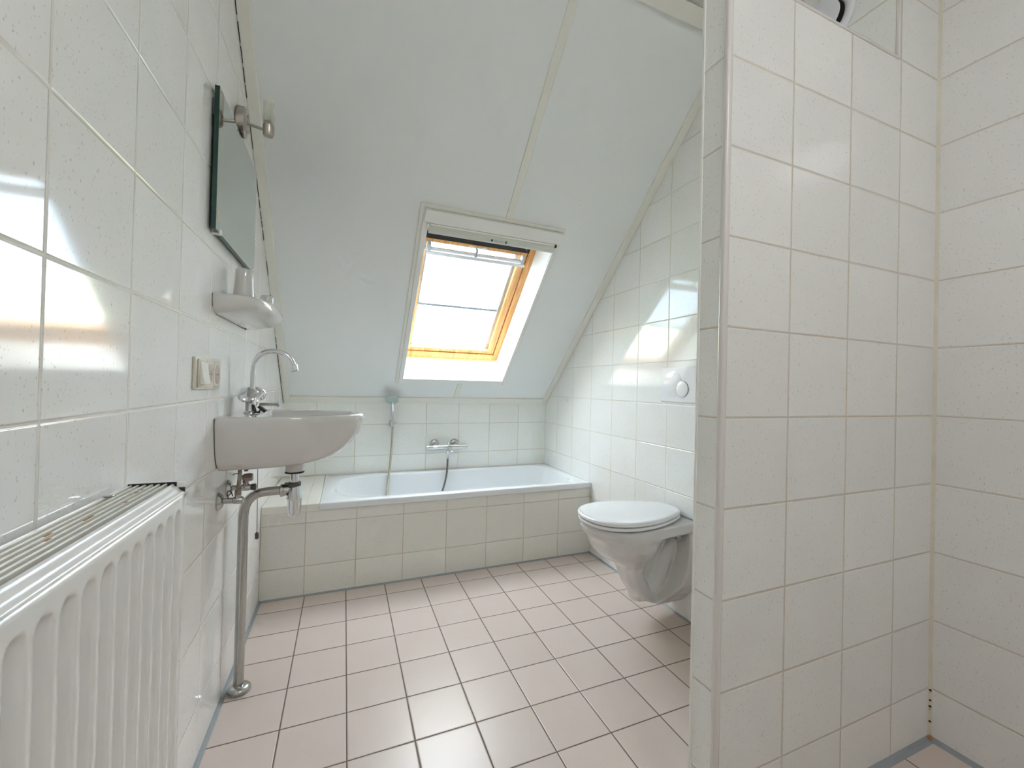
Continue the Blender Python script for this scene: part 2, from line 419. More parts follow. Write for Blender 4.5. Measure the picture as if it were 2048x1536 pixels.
# ---- partition wall
PT = 2.187
bm = BM(); box(bm, XP, XT, YP, YP2, 0, PT)
o = struct('wall_partition', bm, 'tile_part', bevel=.0)
o.data.materials.append(M['tile_end']); o.data.materials.append(M['tile_part_top'])
for p in o.data.polygons:
    if abs(p.normal.x) > .9: p.material_index = 1
    if abs(p.normal.z) > .9: p.material_index = 2
def rod(bm, p, q, r, n=10): tube(bm, [p, q], r, n, smooth=False)
# rounded plastic corner profiles of the partition and of the toilet wall
bm = BM(); box(bm, XP - .004, XP + .014, YP - .004, YP + .014, 0, PT + .003); struct('trim_1', bm, 'profile', bevel=.006, seg=3)
bm = BM(); box(bm, XP - .003, XP + .003, YP2 - .004, YP2 + .003, 0, PT + .003); struct('trim_2', bm, 'creamwhite', bevel=.0015)
bm = BM(); box(bm, XP, XT, YP - .003, YP + .006, PT - .006, PT + .003); struct('trim_3', bm, 'profile', bevel=.0025)
bm = BM(); box(bm, XT - .003, XT + .008, YP - .003, YP + .008, PT, ZTOP); struct('trim_4', bm, 'profile', bevel=.003)
# silicone in the shower corner, with mildew
bm = BM(); prism = [(XR, YP), (XR - .008, YP), (XR, YP - .008)]
a = [bm.verts.new((x, y, 0)) for x, y in prism]; b = [bm.verts.new((x, y, ZTOP)) for x, y in prism]
bm.faces.new(a); bm.faces.new(b)
for i in range(3): bm.faces.new((a[i], a[(i + 1) % 3], b[(i + 1) % 3], b[i]))
tr5 = struct('trim_5', bm, 'silbeige')
bm = BM()
for zc, r in ((.161, .0042), (.128, .0036), (.108, .0042), (.059, .0038), (.098, .0015), (.154, .0015)):
    bmesh.ops.create_icosphere(bm, subdivisions=2, radius=r, matrix=Matrix.Translation((XR - .004, YP - .004, zc)) @ Matrix.Rotation(.5, 4, 'X') @ Matrix.Diagonal((1, 1, .75, 1)))
struct('trim_6', bm, 'mould', smooth=True)
bm = BM()
for i in range(9):
    bmesh.ops.create_icosphere(bm, subdivisions=1, radius=random.uniform(.003, .006), matrix=Matrix.Translation((XR - .006 + random.uniform(-.006, .003), YP - .007 + random.uniform(-.003, .003), .006 + random.uniform(0, .012))))
struct('trim_7', bm, 'rust', smooth=True)
# grey sealant strips between floor and walls
def strip(name, p, q, inward, w=.009, h=.008, mat='silgrey'):
    p, q, i = Vector(p), Vector(q), Vector(inward)
    bm = BM(); loft(bm, [[a, a + i * w, a + i * w * .4 + Vector((0, 0, h * .45)), a + Vector((0, 0, h))] for a in (p, q)])
    return struct(name, bm, mat)
strip('baseboard_left', (0, YB, 0), (0, 0, 0), (1, 0, 0), w=.012, h=.012)
strip('baseboard_bath', (0, 0, 0), (XT, 0, 0), (0, -1, 0))
strip('baseboard_toilet', (XT, YP2, 0), (XT, 0, 0), (-1, 0, 0))
strip('baseboard_partition', (XP, YP, 0), (XR, YP, 0), (0, -1, 0), w=.018, h=.012)
strip('baseboard_right', (XR, YB, 0), (XR, YP, 0), (-1, 0, 0), w=.014, h=.012)
strip('baseboard_far', (0, YF, RIM), (XT, YF, RIM), (0, -1, 0), w=.006, h=.006, mat='silbeige')

# ---- slope mouldings
tn = [8]
def smould(x0, x1, s0, s1, t=.011, mat='cream', bev=.003):
    bm = BM(); sbox(bm, x0, x1, s0, s1, -t, .002); o = struct('trim_%d' % tn[0], bm, mat, bevel=bev); tn[0] += 1; return o
smould(0, .042, .0, 2.50, .012)
smould(1.902, XT, .0, 2.50, .012)
smould(.042, 1.902, .0, .058, .011)
smould(1.142, 1.180, .058, .212, .006)
smould(1.142, 1.180, 1.515, 2.50, .006)
smould(0, XT, 2.50, smax - .02, .02)
# narrow dark crack between the side moulding and the left wall
bm = BM(); s = .0
while s < 2.48:
    l = random.uniform(.03, .11)
    if random.random() < .72: sbox(bm, 0.0005, .0028, s, min(s + l, 2.48), -.0135, -.011)
    s += l + random.uniform(.004, .02)
struct('trim_%d' % tn[0], bm, 'dark'); tn[0] += 1
# cream band on the far wall under the slope is the moulding's lower lip
bm = BM(); box(bm, 0, XT, YF - .006, YF, .985, .992); struct('trim_%d' % tn[0], bm, 'cream'); tn[0] += 1
# window casing
bm = BM()
for a in ((.698, .718, .21, 1.515), (.718, 1.504, 1.495, 1.515), (1.490, 1.504, .21, 1.495)): sbox(bm, *a, -.008, 0)
struct('trim_%d' % tn[0], bm, 'cream', bevel=.002); tn[0] += 1
bm = BM()
for a in ((.718, WX0 + .003, .222, 1.495), (WX1 - .003, 1.490, .245, 1.495), (WX0, WX1, .252, WS0 + .002)): sbox(bm, *a, -.014, 0)
struct('trim_%d' % tn[0], bm, 'white', bevel=.002); tn[0] += 1
bm = BM(); sbox(bm, .722, 1.502, 1.426, 1.493, -.026, 0); struct('trim_%d' % tn[0], bm, 'creamwhite', bevel=.003); tn[0] += 1
# reveal lining
bm = BM()
hexa(bm, [SL(HX0, WS0, -.001), SL(WX0, WS0, -.001), SL(WX0, WS1, -.001), SL(HX0, WS1, -.001), SL(HX0 - .004, WS0, .205), SL(HX0 + .002, WS0, .205), SL(HX0 + .002, WS1, .205), SL(HX0 - .004, WS1, .205)]); sbox(bm, WX1 - .004, WX1, WS0, WS1, 0, .205)
sbox(bm, HX0, WX1, WS0, WS0 + .004, 0, .205); sbox(bm, HX0, WX1, WS1 - .004, WS1, 0, .205)
struct('trim_%d' % tn[0], bm, 'lining'); tn[0] += 1

# ---- the roof window
win = thing('window_1', SL((WX0 + WX1) / 2, WS0, .2), None, None, kind='structure')
FX0, FX1, FS0, FS1 = HX0 + .002, WX1 - .004, WS0 + .010, WS1 - .01
def sframe(bm, x0, x1, s0, s1, wl, wr, wb, wt, d0, d1):
    sbox(bm, x0, x0 + wl, s0, s1, d0, d1); sbox(bm, x1 - wr, x1, s0, s1, d0, d1)
    sbox(bm, x0 + wl, x1 - wr, s0, s0 + wb, d0, d1); sbox(bm, x0 + wl, x1 - wr, s1 - wt, s1, d0, d1)
bm = BM(); sframe(bm, FX0, FX1, FS0, FS1, .039, .039, .056, .05, .20, .30); obj('outer_frame', bm, 'pine', win, bevel=.002)
SX0, SX1, SS0, SS1 = FX0 + .042, FX1 - .042, FS0 + .058, 1.226
bm = BM(); sframe(bm, SX0, SX1, SS0, SS1, .044, .046, .032, .030, .212, .285)
sash = obj('sash', bm, 'pine', win, bevel=.002)
bm = BM(); sframe(bm, SX0 + .044, SX1 - .046, SS0 + .032, 1.196, .016, .020, .005, .006, .244, .262); obj('glazing_bead', bm, 'alu', sash)
bm = BM(); sframe(bm, SX0 - .003, SX1 + .003, SS0 - .003, SS1 + .003, .003, .003, .003, .003, .213, .25); obj('seal', bm, 'seal', win)
bm = BM(); sbox(bm, SX0 + .040, SX1 - .042, SS0 + .028, SS1 - .026, .263, .267); obj('pane', bm, 'pane', sash)
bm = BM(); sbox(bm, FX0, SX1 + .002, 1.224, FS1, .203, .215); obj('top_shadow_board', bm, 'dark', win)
# ventilation bar handle
bar = BM(); sbox(bar, .786, 1.412, 1.148, 1.166, .150, .162); sbox(bar, .80, 1.400, 1.168, 1.184, .165, .185)
bo = obj('ventilation_bar', bar, 'alubar', win, bevel=.003)
for xx in (.806, 1.088, 1.392):
    bm = BM(); sbox(bm, xx - .007, xx + .007, 1.166, 1.214, .158, .2); obj('bar_bracket', bm, 'alu', bo, bevel=.002)
bm = BM(); tube(bm, [SL(1.03, 1.222, .175), SL(1.045, 1.232, .165), SL(1.09, 1.228, .16), SL(1.135, 1.232, .165), SL(1.15, 1.222, .175)], .0022); obj('lock_wire', bm, 'alubar', win, smooth=True)
bm = BM(); sbox(bm, SX1 - .060, SX1 - .055, SS0 + .05, SS0 + .068, .236, .246); obj('latch', bm, 'nickel', win, bevel=.001)
# translucent roller blind over the upper half of the glass
rb = thing('roller_blind', SL(1.09, .73, .245), 'translucent white roller blind drawn down over the upper half of the roof window', 'blind')
bm = BM(); sbox(bm, SX0 + .061, SX1 - .067, .734, 1.19, .2500, .2504); obj('blind_fabric', bm, 'blind', rb)
bm = BM(); sbox(bm, SX0 + .060, SX1 - .062, .720, .737, .236, .248); obj('bottom_bar', bm, 'bluebar', rb, bevel=.002)
bm = BM(); sbox(bm, SX1 - .070, SX1 - .062, .718, .739, .234, .249); obj('end_cap', bm, 'nickel', rb, bevel=.001)
bm = BM(); sbox(bm, SX0 + .030, SX1 - .030, 1.132, 1.152, .196, .216); hb = obj('head_rail', bm, 'alubar', rb, bevel=.003)
bm = BM(); sbox(bm, SX0 + .040, SX0 + .066, 1.137, 1.145, .1952, .1962); obj('rail_mark', bm, 'nickel', rb)
# cassette across the top of the opening
ca = thing('screen_cassette', SL(1.115, 1.37, -.01), 'pale grey-green cassette bar with two black shields across the roof window top', 'blind cassette')
bm = BM()
prof = [(1.372, -.022), (1.372, .02), (1.420, .02), (1.420, -.010), (1.412, -.018), (1.395, -.026), (1.380, -.027)]
a = [bm.verts.new(SL(.752, s, d)) for s, d in prof]; b = [bm.verts.new(SL(1.472, s, d)) for s, d in prof]
bm.faces.new(a); bm.faces.new(b)
for i in range(len(prof)): bm.faces.new((a[i], a[(i + 1) % len(prof)], b[(i + 1) % len(prof)], b[i]))
M['cass'] = plain('cass', (.66, .68, .60), rough=.3, noise=.01)
obj('housing', bm, 'cass', ca, bevel=.0015)
bm = BM(); sbox(bm, .752, 1.472, 1.3705, 1.3745, -.0245, -.019); obj('lower_lip', bm, 'alubar', ca)
bm = BM(); sbox(bm, .760, 1.470, 1.413, 1.422, -.0215, -.012); obj('light_gap_strip', bm, 'lining', ca)  # white strip stands in for the bright line of light above the housing
bm = BM(); sbox(bm, 1.470, 1.480, 1.405, 1.420, -.027, -.004); obj('end_plug', bm, 'rubber', ca)
bm = BM(); sbox(bm, .737, .752, 1.395, 1.422, -.026, -.01); obj('end_bracket', bm, 'cream', ca, bevel=.002)
# printed shields and two lines of small print
bm = BM()
def shield(x0, s1):
    pts = [(0, 0), (.0105, 0), (.0105, -.009), (.009, -.0125), (.00525, -.0155), (.0015, -.0125), (0, -.009)]
    face(bm, [SL(x0 + a, s1 + b, -.0285) for a, b in pts])
def cass_d(s): return -.0275
shield(1.088, 1.3965); obj('shield_mark', bm, 'ink', ca)
bm = BM(); shield(1.170, 1.3965); obj('shield_mark', bm, 'ink', ca)
bm = BM()
for row, s in enumerate((1.3915, 1.3865)):
    x = 1.108
    while x < 1.160:
        l = random.uniform(.002, .0075); x2 = min(x + l, 1.160)
        face(bm, [SL(x, s - .0013, -.0285), SL(x2, s - .0013, -.0285), SL(x2, s + .0013, -.0285), SL(x, s + .0013, -.0285)])
        x = x2 + .0012
obj('small_print', bm, 'nickel', ca)

# ================================================================== BATH
su = thing('bath_surround', (XT / 2, .03, 0), 'low tiled bath surround with cream tiles and a ledge beside the left wall', 'bath surround')
bm = BM(); box(bm, .001, XT - .001, 0, .04, 0, .452); box(bm, .001, .268, 0, .04, .45, .478)
obj('front_panel', bm, 'tile_bath', su)
bm = BM(); box(bm, .001, .268, -.002, YF - .001, .44, .481); obj('ledge', bm, 'tile_ledge', su, bevel=.003)
tub = thing('bathtub', (1.1, .36, .05), 'white enamel bathtub set in the tiled surround under the roof window', 'bathtub')
def rrect(x0, x1, y0, y1, r, z, n=10, rl=None):
    """rounded rectangle; r right corners, rl left corners"""
    rl = rl or r; out = []
    for cx, cy, a0, rr in ((x1 - r, y0 + r, -90, r), (x1 - r, y1 - r, 0, r), (x0 + rl, y1 - rl, 90, rl), (x0 + rl, y0 + rl, 180, rl)):
        for i in range(n + 1):
            a = math.radians(a0 + 90 * i / n); out.append(Vector((cx + rr * math.cos(a), cy + rr * math.sin(a), z)))
    return out
x0, x1, y0, y1 = .268, XT - .001, -.012, YF - .001
IX0, IX1, IY0, IY1 = .335, 1.885, .062, .655
rings = [rrect(x0 + .003, x1 - .003, y0 + .004, y1, .004, RIM - .037), rrect(x0, x1, y0, y1, .004, RIM - .034),
         rrect(x0, x1, y0, y1, .006, RIM - .006), rrect(x0 + .002, x1 - .002, y0 + .002, y1 - .002, .006, RIM - .0015), rrect(x0 + .006, x1 - .006, y0 + .006, y1 - .004, .006, RIM),
         rrect(IX0 - .008, IX1 + .008, IY0 - .008, IY1 + .008, .16, RIM - .001, rl=.24),
         rrect(IX0, IX1, IY0, IY1, .155, RIM - .004, rl=.235), rrect(IX0 + .006, IX1 - .006, IY0 + .006, IY1 - .006, .15, RIM - .014, rl=.23),
         rrect(IX0 + .05, IX1 - .03, IY0 + .022, IY1 - .022, .14, RIM - .12, rl=.20), rrect(IX0 + .12, IX1 - .07, IY0 + .045, IY1 - .045, .13, RIM - .26, rl=.18),
         rrect(IX0 + .20, IX1 - .11, IY0 + .07, IY1 - .07, .12, RIM - .36, rl=.15), rrect(IX0 + .26, IX1 - .15, IY0 + .10, IY1 - .10, .1, RIM - .395, rl=.12),
         rrect(IX0 + .45, IX1 - .35, IY0 + .2, IY1 - .2, .05, RIM - .40, rl=.05)]
bm = BM(); loft(bm, rings, cap0=False); obj('basin', bm, 'enamel', tub, smooth=True, angle=50)
bm = BM(); lathe(bm, (1.62, .36, RIM - .40), (0, 0, 1), [(0, .03), (.004, .03), (.006, .024)]); obj('drain', bm, 'chrome', tub, smooth=True)

# bath mixer on the far wall
mx = thing('bath_mixer', (1.09, YF, .655), 'chrome thermostatic bath mixer on the tiled wall above the bathtub', 'tap')
bm = BM(); lathe(bm, (.985, .645, .659), (1, 0, 0), [(0, .0165), (.01, .0185), (.215, .0185), (.222, .0165)]); obj('body', bm, 'chrome', mx, smooth=True)
bm = BM(); lathe(bm, (.937, .645, .659), (1, 0, 0), [(0, .012), (.002, .0185), (.044, .0195), (.048, .017)]); obj('temperature_knob', bm, 'chrome', mx, smooth=True)
bm = BM(); lathe(bm, (1.199, .645, .659), (1, 0, 0), [(0, .016), (.002, .0185), (.042, .0175), (.046, .013)]); obj('flow_knob', bm, 'chrome', mx, smooth=True)
for xx in (1.012, 1.166):
    bm = BM(); lathe(bm, (xx, YF, .672), (0, -1, 0), [(0, .034), (.004, .034), (.018, .028), (.022, .016), (.07, .014)], ell=1.1); obj('wall_rosette', bm, 'chromedull', mx, smooth=True)
bm = BM(); hexa(bm, [(1.085, .64, .635), (1.122, .64, .635), (1.125, .53, .630), (1.093, .53, .630), (1.085, .64, .668), (1.122, .64, .668), (1.125, .53, .645), (1.093, .53, .645)]); obj('spout', bm, 'chrome', mx, bevel=.005, seg=3)
bm = BM(); tube(bm, [(1.09, .60, .66), (1.092, .60, .68), (1.088, .58, .70)], .004); lathe(bm, (1.088, .58, .696), (0, 0, 1), [(0, .004), (.004, .006), (.01, .004)]); obj('diverter_lever', bm, 'chrome', mx, smooth=True)
bm = BM(); lathe(bm, (1.094, .62, .640), (0, 0, -1), [(0, .013), (.02, .013), (.035, .008), (.05, .008), (.056, .0095), (.062, .0095)]); obj('hose_connector', bm, 'chrome', mx, smooth=True)
# shower hose: from the mixer down into the tub and up to the hand shower
hs = thing('shower_hose', (1.09, .62, .1), 'metal shower hose hanging from the bath mixer down into the bathtub', 'hose')
bm = BM(); tube(bm, [(1.094, .62, .59), (1.092, .617, .52), (1.082, .60, .45), (1.055, .58, .36), (1.00, .54, .25), (.93, .48, .13), (.86, .42, .098), (.78, .42, .098)], .0068, n=12, k=10); obj('dark_hose', bm, 'hosedark', hs, smooth=True)
hh = thing('shower_hose', (.70, .68, .1), 'pale golden ribbed hose hanging from the hand shower holder into the bathtub', 'hose')
bm = BM(); tube(bm, [(.700, .683, .815), (.698, .675, .70), (.688, .65, .56), (.676, .62, .45), (.664, .59, .34), (.655, .55, .20), (.66, .50, .12), (.70, .44, .098), (.77, .42, .098)], .0075, n=12, k=10); obj('ribbed_hose', bm, 'hosegold', hh, smooth=True)
# hand shower on its wall holder
hb_ = thing('shower_holder', (.702, YF, .832), 'small round chrome wall holder carrying the hand shower above the bathtub', 'holder')
bm = BM(); lathe(bm, (.700, YF, .835), (0, -1, 0), [(0, .024), (.008, .024), (.014, .019), (.03, .012)], ell=1.1); obj('wall_plate', bm, 'chrome', hb_, smooth=True)
bm = BM(); lathe(bm, (.702, .688, .852), (-.02, -.12, -1), [(0, .015), (.002, .017), (.036, .0145), (.038, .012)]); obj('cone', bm, 'chrome', hb_, smooth=True)
sh = thing('hand_shower', (.70, .68, .85), 'chrome hand shower with a round pale green spray face on the wall holder', 'shower head')
bm = BM(); tube(bm, [(.702, .680, .82), (.701, .676, .88), (.697, .665, .94), (.692, .645, .985), (.688, .625, 1.006)], lambda t: .009 + .006 * math.sin(min(t * 1.3, 1) * PI / 2), n=16); obj('handle', bm, 'chrome', sh, smooth=True)
ax = Vector((-.12, -.62, -.62)).normalized(); hc = Vector((.683, .612, 1.012))
bm = BM(); lathe(bm, hc - ax * .02, ax, [(0, .012), (.004, .030), (.012, .043), (.018, .0465), (.022, .0465)], n=36); obj('head', bm, 'chrome', sh, smooth=True)
bm = BM(); lathe(bm, hc + ax * .0015, ax, [(0, .0455), (.003, .0445), (.0045, .040), (.005, .02)], n=36); face_ = obj('spray_face', bm, 'green', sh, smooth=True)
bm = BM(); u, v = frame_for(ax)
for rr, nn in ((.036, 20), (.027, 14), (.018, 10), (.009, 5)):
    for i in range(nn):
        c = hc + ax * .0065 + u * rr * math.cos(2 * PI * i / nn) + v * rr * math.sin(2 * PI * i / nn)
        lathe(bm, c, ax, [(0, .0014), (.0016, .001)], n=6)
q = obj('nozzles', bm, 'silgrey', face_, smooth=True); q.parent = face_; q['kind'] = 'stuff'

# ================================================================== WASHBASIN
YC = -.668
bs = thing('washbasin', (0, YC, .8), 'white porcelain washbasin with chrome tap hung on the left wall', 'washbasin')
NFR, NBK = 56, 11
def dring(xb, xs, L_, hw, z, n=2.3, yc=YC, nb=NBK, zf=None):
    out = []
    for i in range(NFR + 1):
        t = -PI / 2 + PI * i / NFR
        c, s = math.cos(t), math.sin(t)
        x = xs + (L_ - xs) * (abs(c) ** (2 / n)); y = yc + hw * math.copysign(abs(s) ** (2 / n), s)
        if i in (0, NFR): x = xs
        out.append(Vector((x, y, z if zf is None else zf(x))))
    for j in range(1, nb + 1):
        # side from the straight start back to the wall, along the wall, and forward again
        k = j / (nb + 1)
        if k < .25: out.append(Vector((xs + (xb - xs) * (k / .25), yc + hw, z)))
        elif k > .75: out.append(Vector((xb + (xs - xb) * ((k - .75) / .25), yc - hw, z)))
        else: out.append(Vector((xb, yc + hw - 2 * hw * ((k - .25) / .5), z)))
    return out
SINK = [(.03, .15, .07, .818), (.03, .235, .115, .820), (.04, .288, .150, .827), (.05, .325, .172, .838), (.06, .357, .188, .853), (.06, .384, .200, .873), (.07, .408, .208, .897), (.08, .428, .215, .925), (.09, .444, .221, .960), (.09, .4495, .2245, .985)]
rings = [dring(.0, a, b, c, z, 2.15) for a, b, c, z in SINK] + [
         dring(0, .09, .450, .2245, .996, 2.2), dring(0, .09, .447, .223, 1.004, 2.2), dring(.002, .09, .441, .220, 1.008, 2.2),
         dring(.095, .13, .418, .186, 1.007, 2.1), dring(.10, .13, .410, .180, 1.003, 2.1), dring(.105, .14, .398, .170, .985, 2.1),
         dring(.115, .14, .375, .150, .95, 2.0), dring(.13, .15, .34, .115, .905, 2.0), dring(.15, .17, .28, .06, .882, 2.0), dring(.18, .19, .23, .02, .878, 2.0)]
bm = BM(); loft(bm, rings); obj('bowl', bm, 'porc', bs, smooth=True, angle=75)
bm = BM(); lathe(bm, (.207, -.664, .846), (0, 0, -1), [(0, .040), (.02, .036), (.035, .0325), (.060, .0320), (.062, .029)]); obj('drain_boss', bm, 'porc', bs, smooth=True)
bm = BM(); lathe(bm, (.207, -.664, .7845), (0, 0, -1), [(0, .030), (.001, .0335), (.005, .0335), (.006, .03)]); obj('rubber_ring', bm, 'rubber', bs, smooth=True)
bm = BM(); lathe(bm, (.207, YC, .880), (0, 0, 1), [(0, .022), (.002, .022), (.003, .016)]); obj('drain_grid', bm, 'chrome', bs, smooth=True)
bm = BM(); pr = [(YC - c - .0018, z) for a, b, c, z in SINK[3:]] + [(YC - .226, 1.004), (YC + .226, 1.004)] + [(YC + c + .0018, z) for a, b, c, z in SINK[:2:-1]]
prism_x(bm, pr, .0004, .0016); obj('wall_sealant', bm, 'dark', bs)

# mixer tap on the basin
tp = thing('basin_tap', (.058, -.66, 1.006), 'chrome two-handle basin tap with a high curved swivel spout', 'tap')
bm = BM(); lathe(bm, (.058, -.66, 1.006), (0, 0, 1), [(0, .027), (.004, .026), (.008, .019), (.03, .018), (.05, .02), (.075, .016), (.085, .010), (.088, .0085)]); obj('body', bm, 'chrome', tp, smooth=True)
bm = BM(); pts = [(.060, -.66, 1.08), (.0605, -.66, 1.13), (.061, -.66, 1.175)]
for i in range(1, 12):
    a = PI - (PI * .93) * i / 11
    pts.append((.127 + .066 * math.cos(a), -.66, 1.175 + .064 * math.sin(a)))
tube(bm, pts, .0098, n=16, k=3); obj('spout', bm, 'chrome', tp, smooth=True)
ex, ez = pts[-1][0], pts[-1][2]
bm = BM(); lathe(bm, (ex + .0005, -.66, ez + .004), (.18, 0, -1), [(0, .010), (.002, .0132), (.026, .0132), (.028, .0105)]); obj('aerator', bm, 'chrome', tp, smooth=True)
for sgn, nm in ((-1, 'handle'), (1, 'handle')):
    bm = BM(); b0 = Vector((.054 if sgn < 0 else .066, -.66, 1.045)); ax = Vector((-.02 if sgn < 0 else .05, sgn * .8, .62)).normalized()
    lathe(bm, b0, ax, [(0, .013), (.012, .0135), (.022, .017), (.036, .026), (.046, .0315), (.053, .031), (.057, .022), (.059, .004)]); obj(nm, bm, 'chrome', tp, smooth=True)
bm = BM(); lathe(bm, (.075, -.60, 1.036), (1, -.1, 0), [(0, .006), (.058, .006), (.06, .009), (.066, .0092), (.068, .007)]); obj('lever', bm, 'chromedull', tp, smooth=True)
# black plug with its holder on the basin rim
pg = thing('basin_plug', (.10, -.70, 1.008), 'black rubber plug with holder lying beside the tap on the washbasin rim', 'plug')
def obox(bm, c, d, u, v, l, w_, t):
    c, d, u, v = Vector(c), Vector(d).normalized(), Vector(u).normalized(), Vector(v).normalized()
    hexa(bm, [c + d * a * l / 2 + u * b_ * w_ / 2 + v * e * t / 2 for e in (-1, 1) for a, b_ in ((-1, -1), (1, -1), (1, 1), (-1, 1))])
bm = BM(); obox(bm, (.100, -.70, 1.024), (.75, 0, -.65), (.65, 0, .75), (0, 1, 0), .030, .010, .026); obj('plug_disc', bm, 'rubber', pg, bevel=.001)
bm = BM(); obox(bm, (.076, -.70, 1.026), (.3, 0, -1), (1, 0, .3), (0, 1, 0), .026, .007, .008); obox(bm, (.084, -.70, 1.0125), (1, 0, -.15), (.15, 0, 1), (0, 1, 0), .02, .006, .008); obox(bm, (.091, -.70, 1.016), (.6, 0, .8), (.8, 0, -.6), (0, 1, 0), .018, .005, .008); obj('clip', bm, 'rubber', pg, bevel=.001)
# bottle trap and waste
bt = thing('bottle_trap', (.209, -.662, .60), 'chrome bottle trap under the washbasin', 'trap')
bm = BM(); lathe(bm, (.207, -.662, .780), (0, 0, -1), [(0, .0155), (.05, .0155)]); obj('inlet_pipe', bm, 'chrome', bt, smooth=True)
bm = BM(); lathe(bm, (.208, -.662, .744), (0, 0, -1), [(0, .019), (.002, .022), (.018, .022), (.02, .020)]); obj('clamp_ring', bm, 'bracket', bt, smooth=True)
bm = BM(); obox(bm, (.181, -.664, .738), (1, 0, 0), (0, 1, 0), (0, 0, 1), .014, .014, .009); obj('clamp_screw', bm, 'bracket', bt, bevel=.002)
bm = BM(); lathe(bm, (.209, -.662, .731), (0, 0, -1), [(0, .018), (.002, .0215), (.045, .0285), (.050, .0285), (.052, .0265), (.055, .0245), (.098, .0235), (.108, .021), (.116, .014), (.119, .004)]); obj('bottle', bm, 'chrome', bt, smooth=True)
bm = BM(); lathe(bm, (.196, -.662, .717), (-1, 0, 0), [(0, .015), (.028, .015)]); obj('side_outlet', bm, 'chrome', bt, smooth=True)
# waste pipe down to the floor
wp = thing('waste_pipe', (.047, -.675, 0), 'chrome waste pipe running from the trap down to the floor beside the left wall', 'pipe')
bm = BM(); tube(bm, [(.047, -.675, .008), (.047, -.674, .3), (.046, -.672, .58), (.047, -.670, .645), (.056, -.669, .680), (.078, -.667, .704), (.110, -.665, .713), (.168, -.662, .715)], .0165, n=20, k=8); obj('bent_pipe', bm, 'chromedull', wp, smooth=True)
bm = BM(); lathe(bm, (.160, -.662, .7145), (1, 0, 0), [(0, .020), (.002, .024), (.010, .024), (.013, .0215), (.022, .0205)]); obj('nut', bm, 'chromedull', wp, smooth=True)
bm = BM(); lathe(bm, (.050, -.678, .0), (0, 0, 1), [(0, .034), (.006, .037), (.014, .036), (.020, .030), (.023, .020)], n=36); obj('floor_rosette', bm, 'chromedull', wp, smooth=True)
# angle valves with riser hoses
def valve(y, z, label, handle):
    av = thing('angle_valve', (0, y, z), label, 'valve', None)
    bm = BM(); lathe(bm, (0, y, z), (1, 0, 0), [(0, .026), (.003, .0265), (.012, .020), (.016, .012)], ell=1.15); obj('wall_rosette', bm, 'chromedull', av, smooth=True)
    bm = BM(); lathe(bm, (.01, y, z), (1, 0, 0), [(0, .0095), (.032, .0095), (.034, .012), (.056, .012), (.062, .009)]); lathe(bm, (.056, y, z + .005), (0, 0, 1), [(0, .009), (.018, .009)]); obj('valve_body', bm, 'chromedull', av, smooth=True)
    bm = BM(); lathe(bm, (.056, y, z + .018), (0, 0, 1), [(0, .0105), (.016, .0105), (.018, .008)], n=6); obj('nut', bm, 'brass', av, smooth=True, angle=25)
    if handle:
        bm = BM(); lathe(bm, (.070, y, z), (1, 0, 0), [(0, .008), (.003, .011), (.016, .012), (.019, .008)], n=10); obj('valve_knob', bm, 'bracket', av, smooth=True)
    return av
a1 = valve(-.82, .727, 'chrome angle valve without a knob on the left wall, the one nearer the radiator', False)
bm = BM(); tube(bm, [(.056, -.82, .765), (.0585, -.815, .80), (.056, -.80, .83), (.050, -.77, .86)], .0065, n=12); obj('flexible_hose', bm, 'braid', a1, smooth=True)
bm = BM(); tube(bm, [(.03, -.822, .735), (.026, -.824, .755), (.036, -.826, .760), (.042, -.822, .742)], .0016, n=6); obj('label_wire', bm, 'rubber', a1, smooth=True)
a2 = valve(-.70, .742, 'chrome angle valve with a dark knob on the left wall behind the waste pipe', True)
bm = BM(); tube(bm, [(.056, -.70, .80), (.057, -.70, .825), (.060, -.69, .86)], .0065, n=12); obj('flexible_hose', bm, 'braid', a2, smooth=True)
bm = BM(); lathe(bm, (.045, -.70, .778), (1, 0, 0), [(0, .008), (.006, .013), (.026, .0145), (.032, .012)], n=8); obj('shut_off_body', bm, 'brass', a2, smooth=True, angle=25)
bm = BM(); tube(bm, [(.052, -.71, .782), (.040, -.715, .793), (.026, -.72, .796), (.020, -.722, .792)], .0014, n=6); obj('tag_wire', bm, 'rubber', a2, smooth=True)
# bead chain hanging under the basin
bc = thing('bead_chain', (.075, -.60, .52), 'thin black bead chain with a small oval weight hanging under the washbasin', 'chain')
bm = BM()
z = .845
while z > .545:
    bmesh.ops.create_icosphere(bm, subdivisions=1, radius=.0019, matrix=Matrix.Translation((.075 + .004 * (.845 - z) / .3, -.60, z))); z -= .0046
tube(bm, [(.075, -.60, .85), (.079, -.60, .54)], .0006, n=5, smooth=False)
o = obj('beads', bm, 'rope', bc, smooth=True); o['kind'] = 'stuff'
bm = BM(); lathe(bm, (.079, -.60, .545), (0, 0, -1), [(0, .003), (.003, .0062), (.006, .0068), (.020, .0068), (.024, .006), (.0265, .002)], n=16); obj('weight', bm, 'bracket', bc, smooth=True)

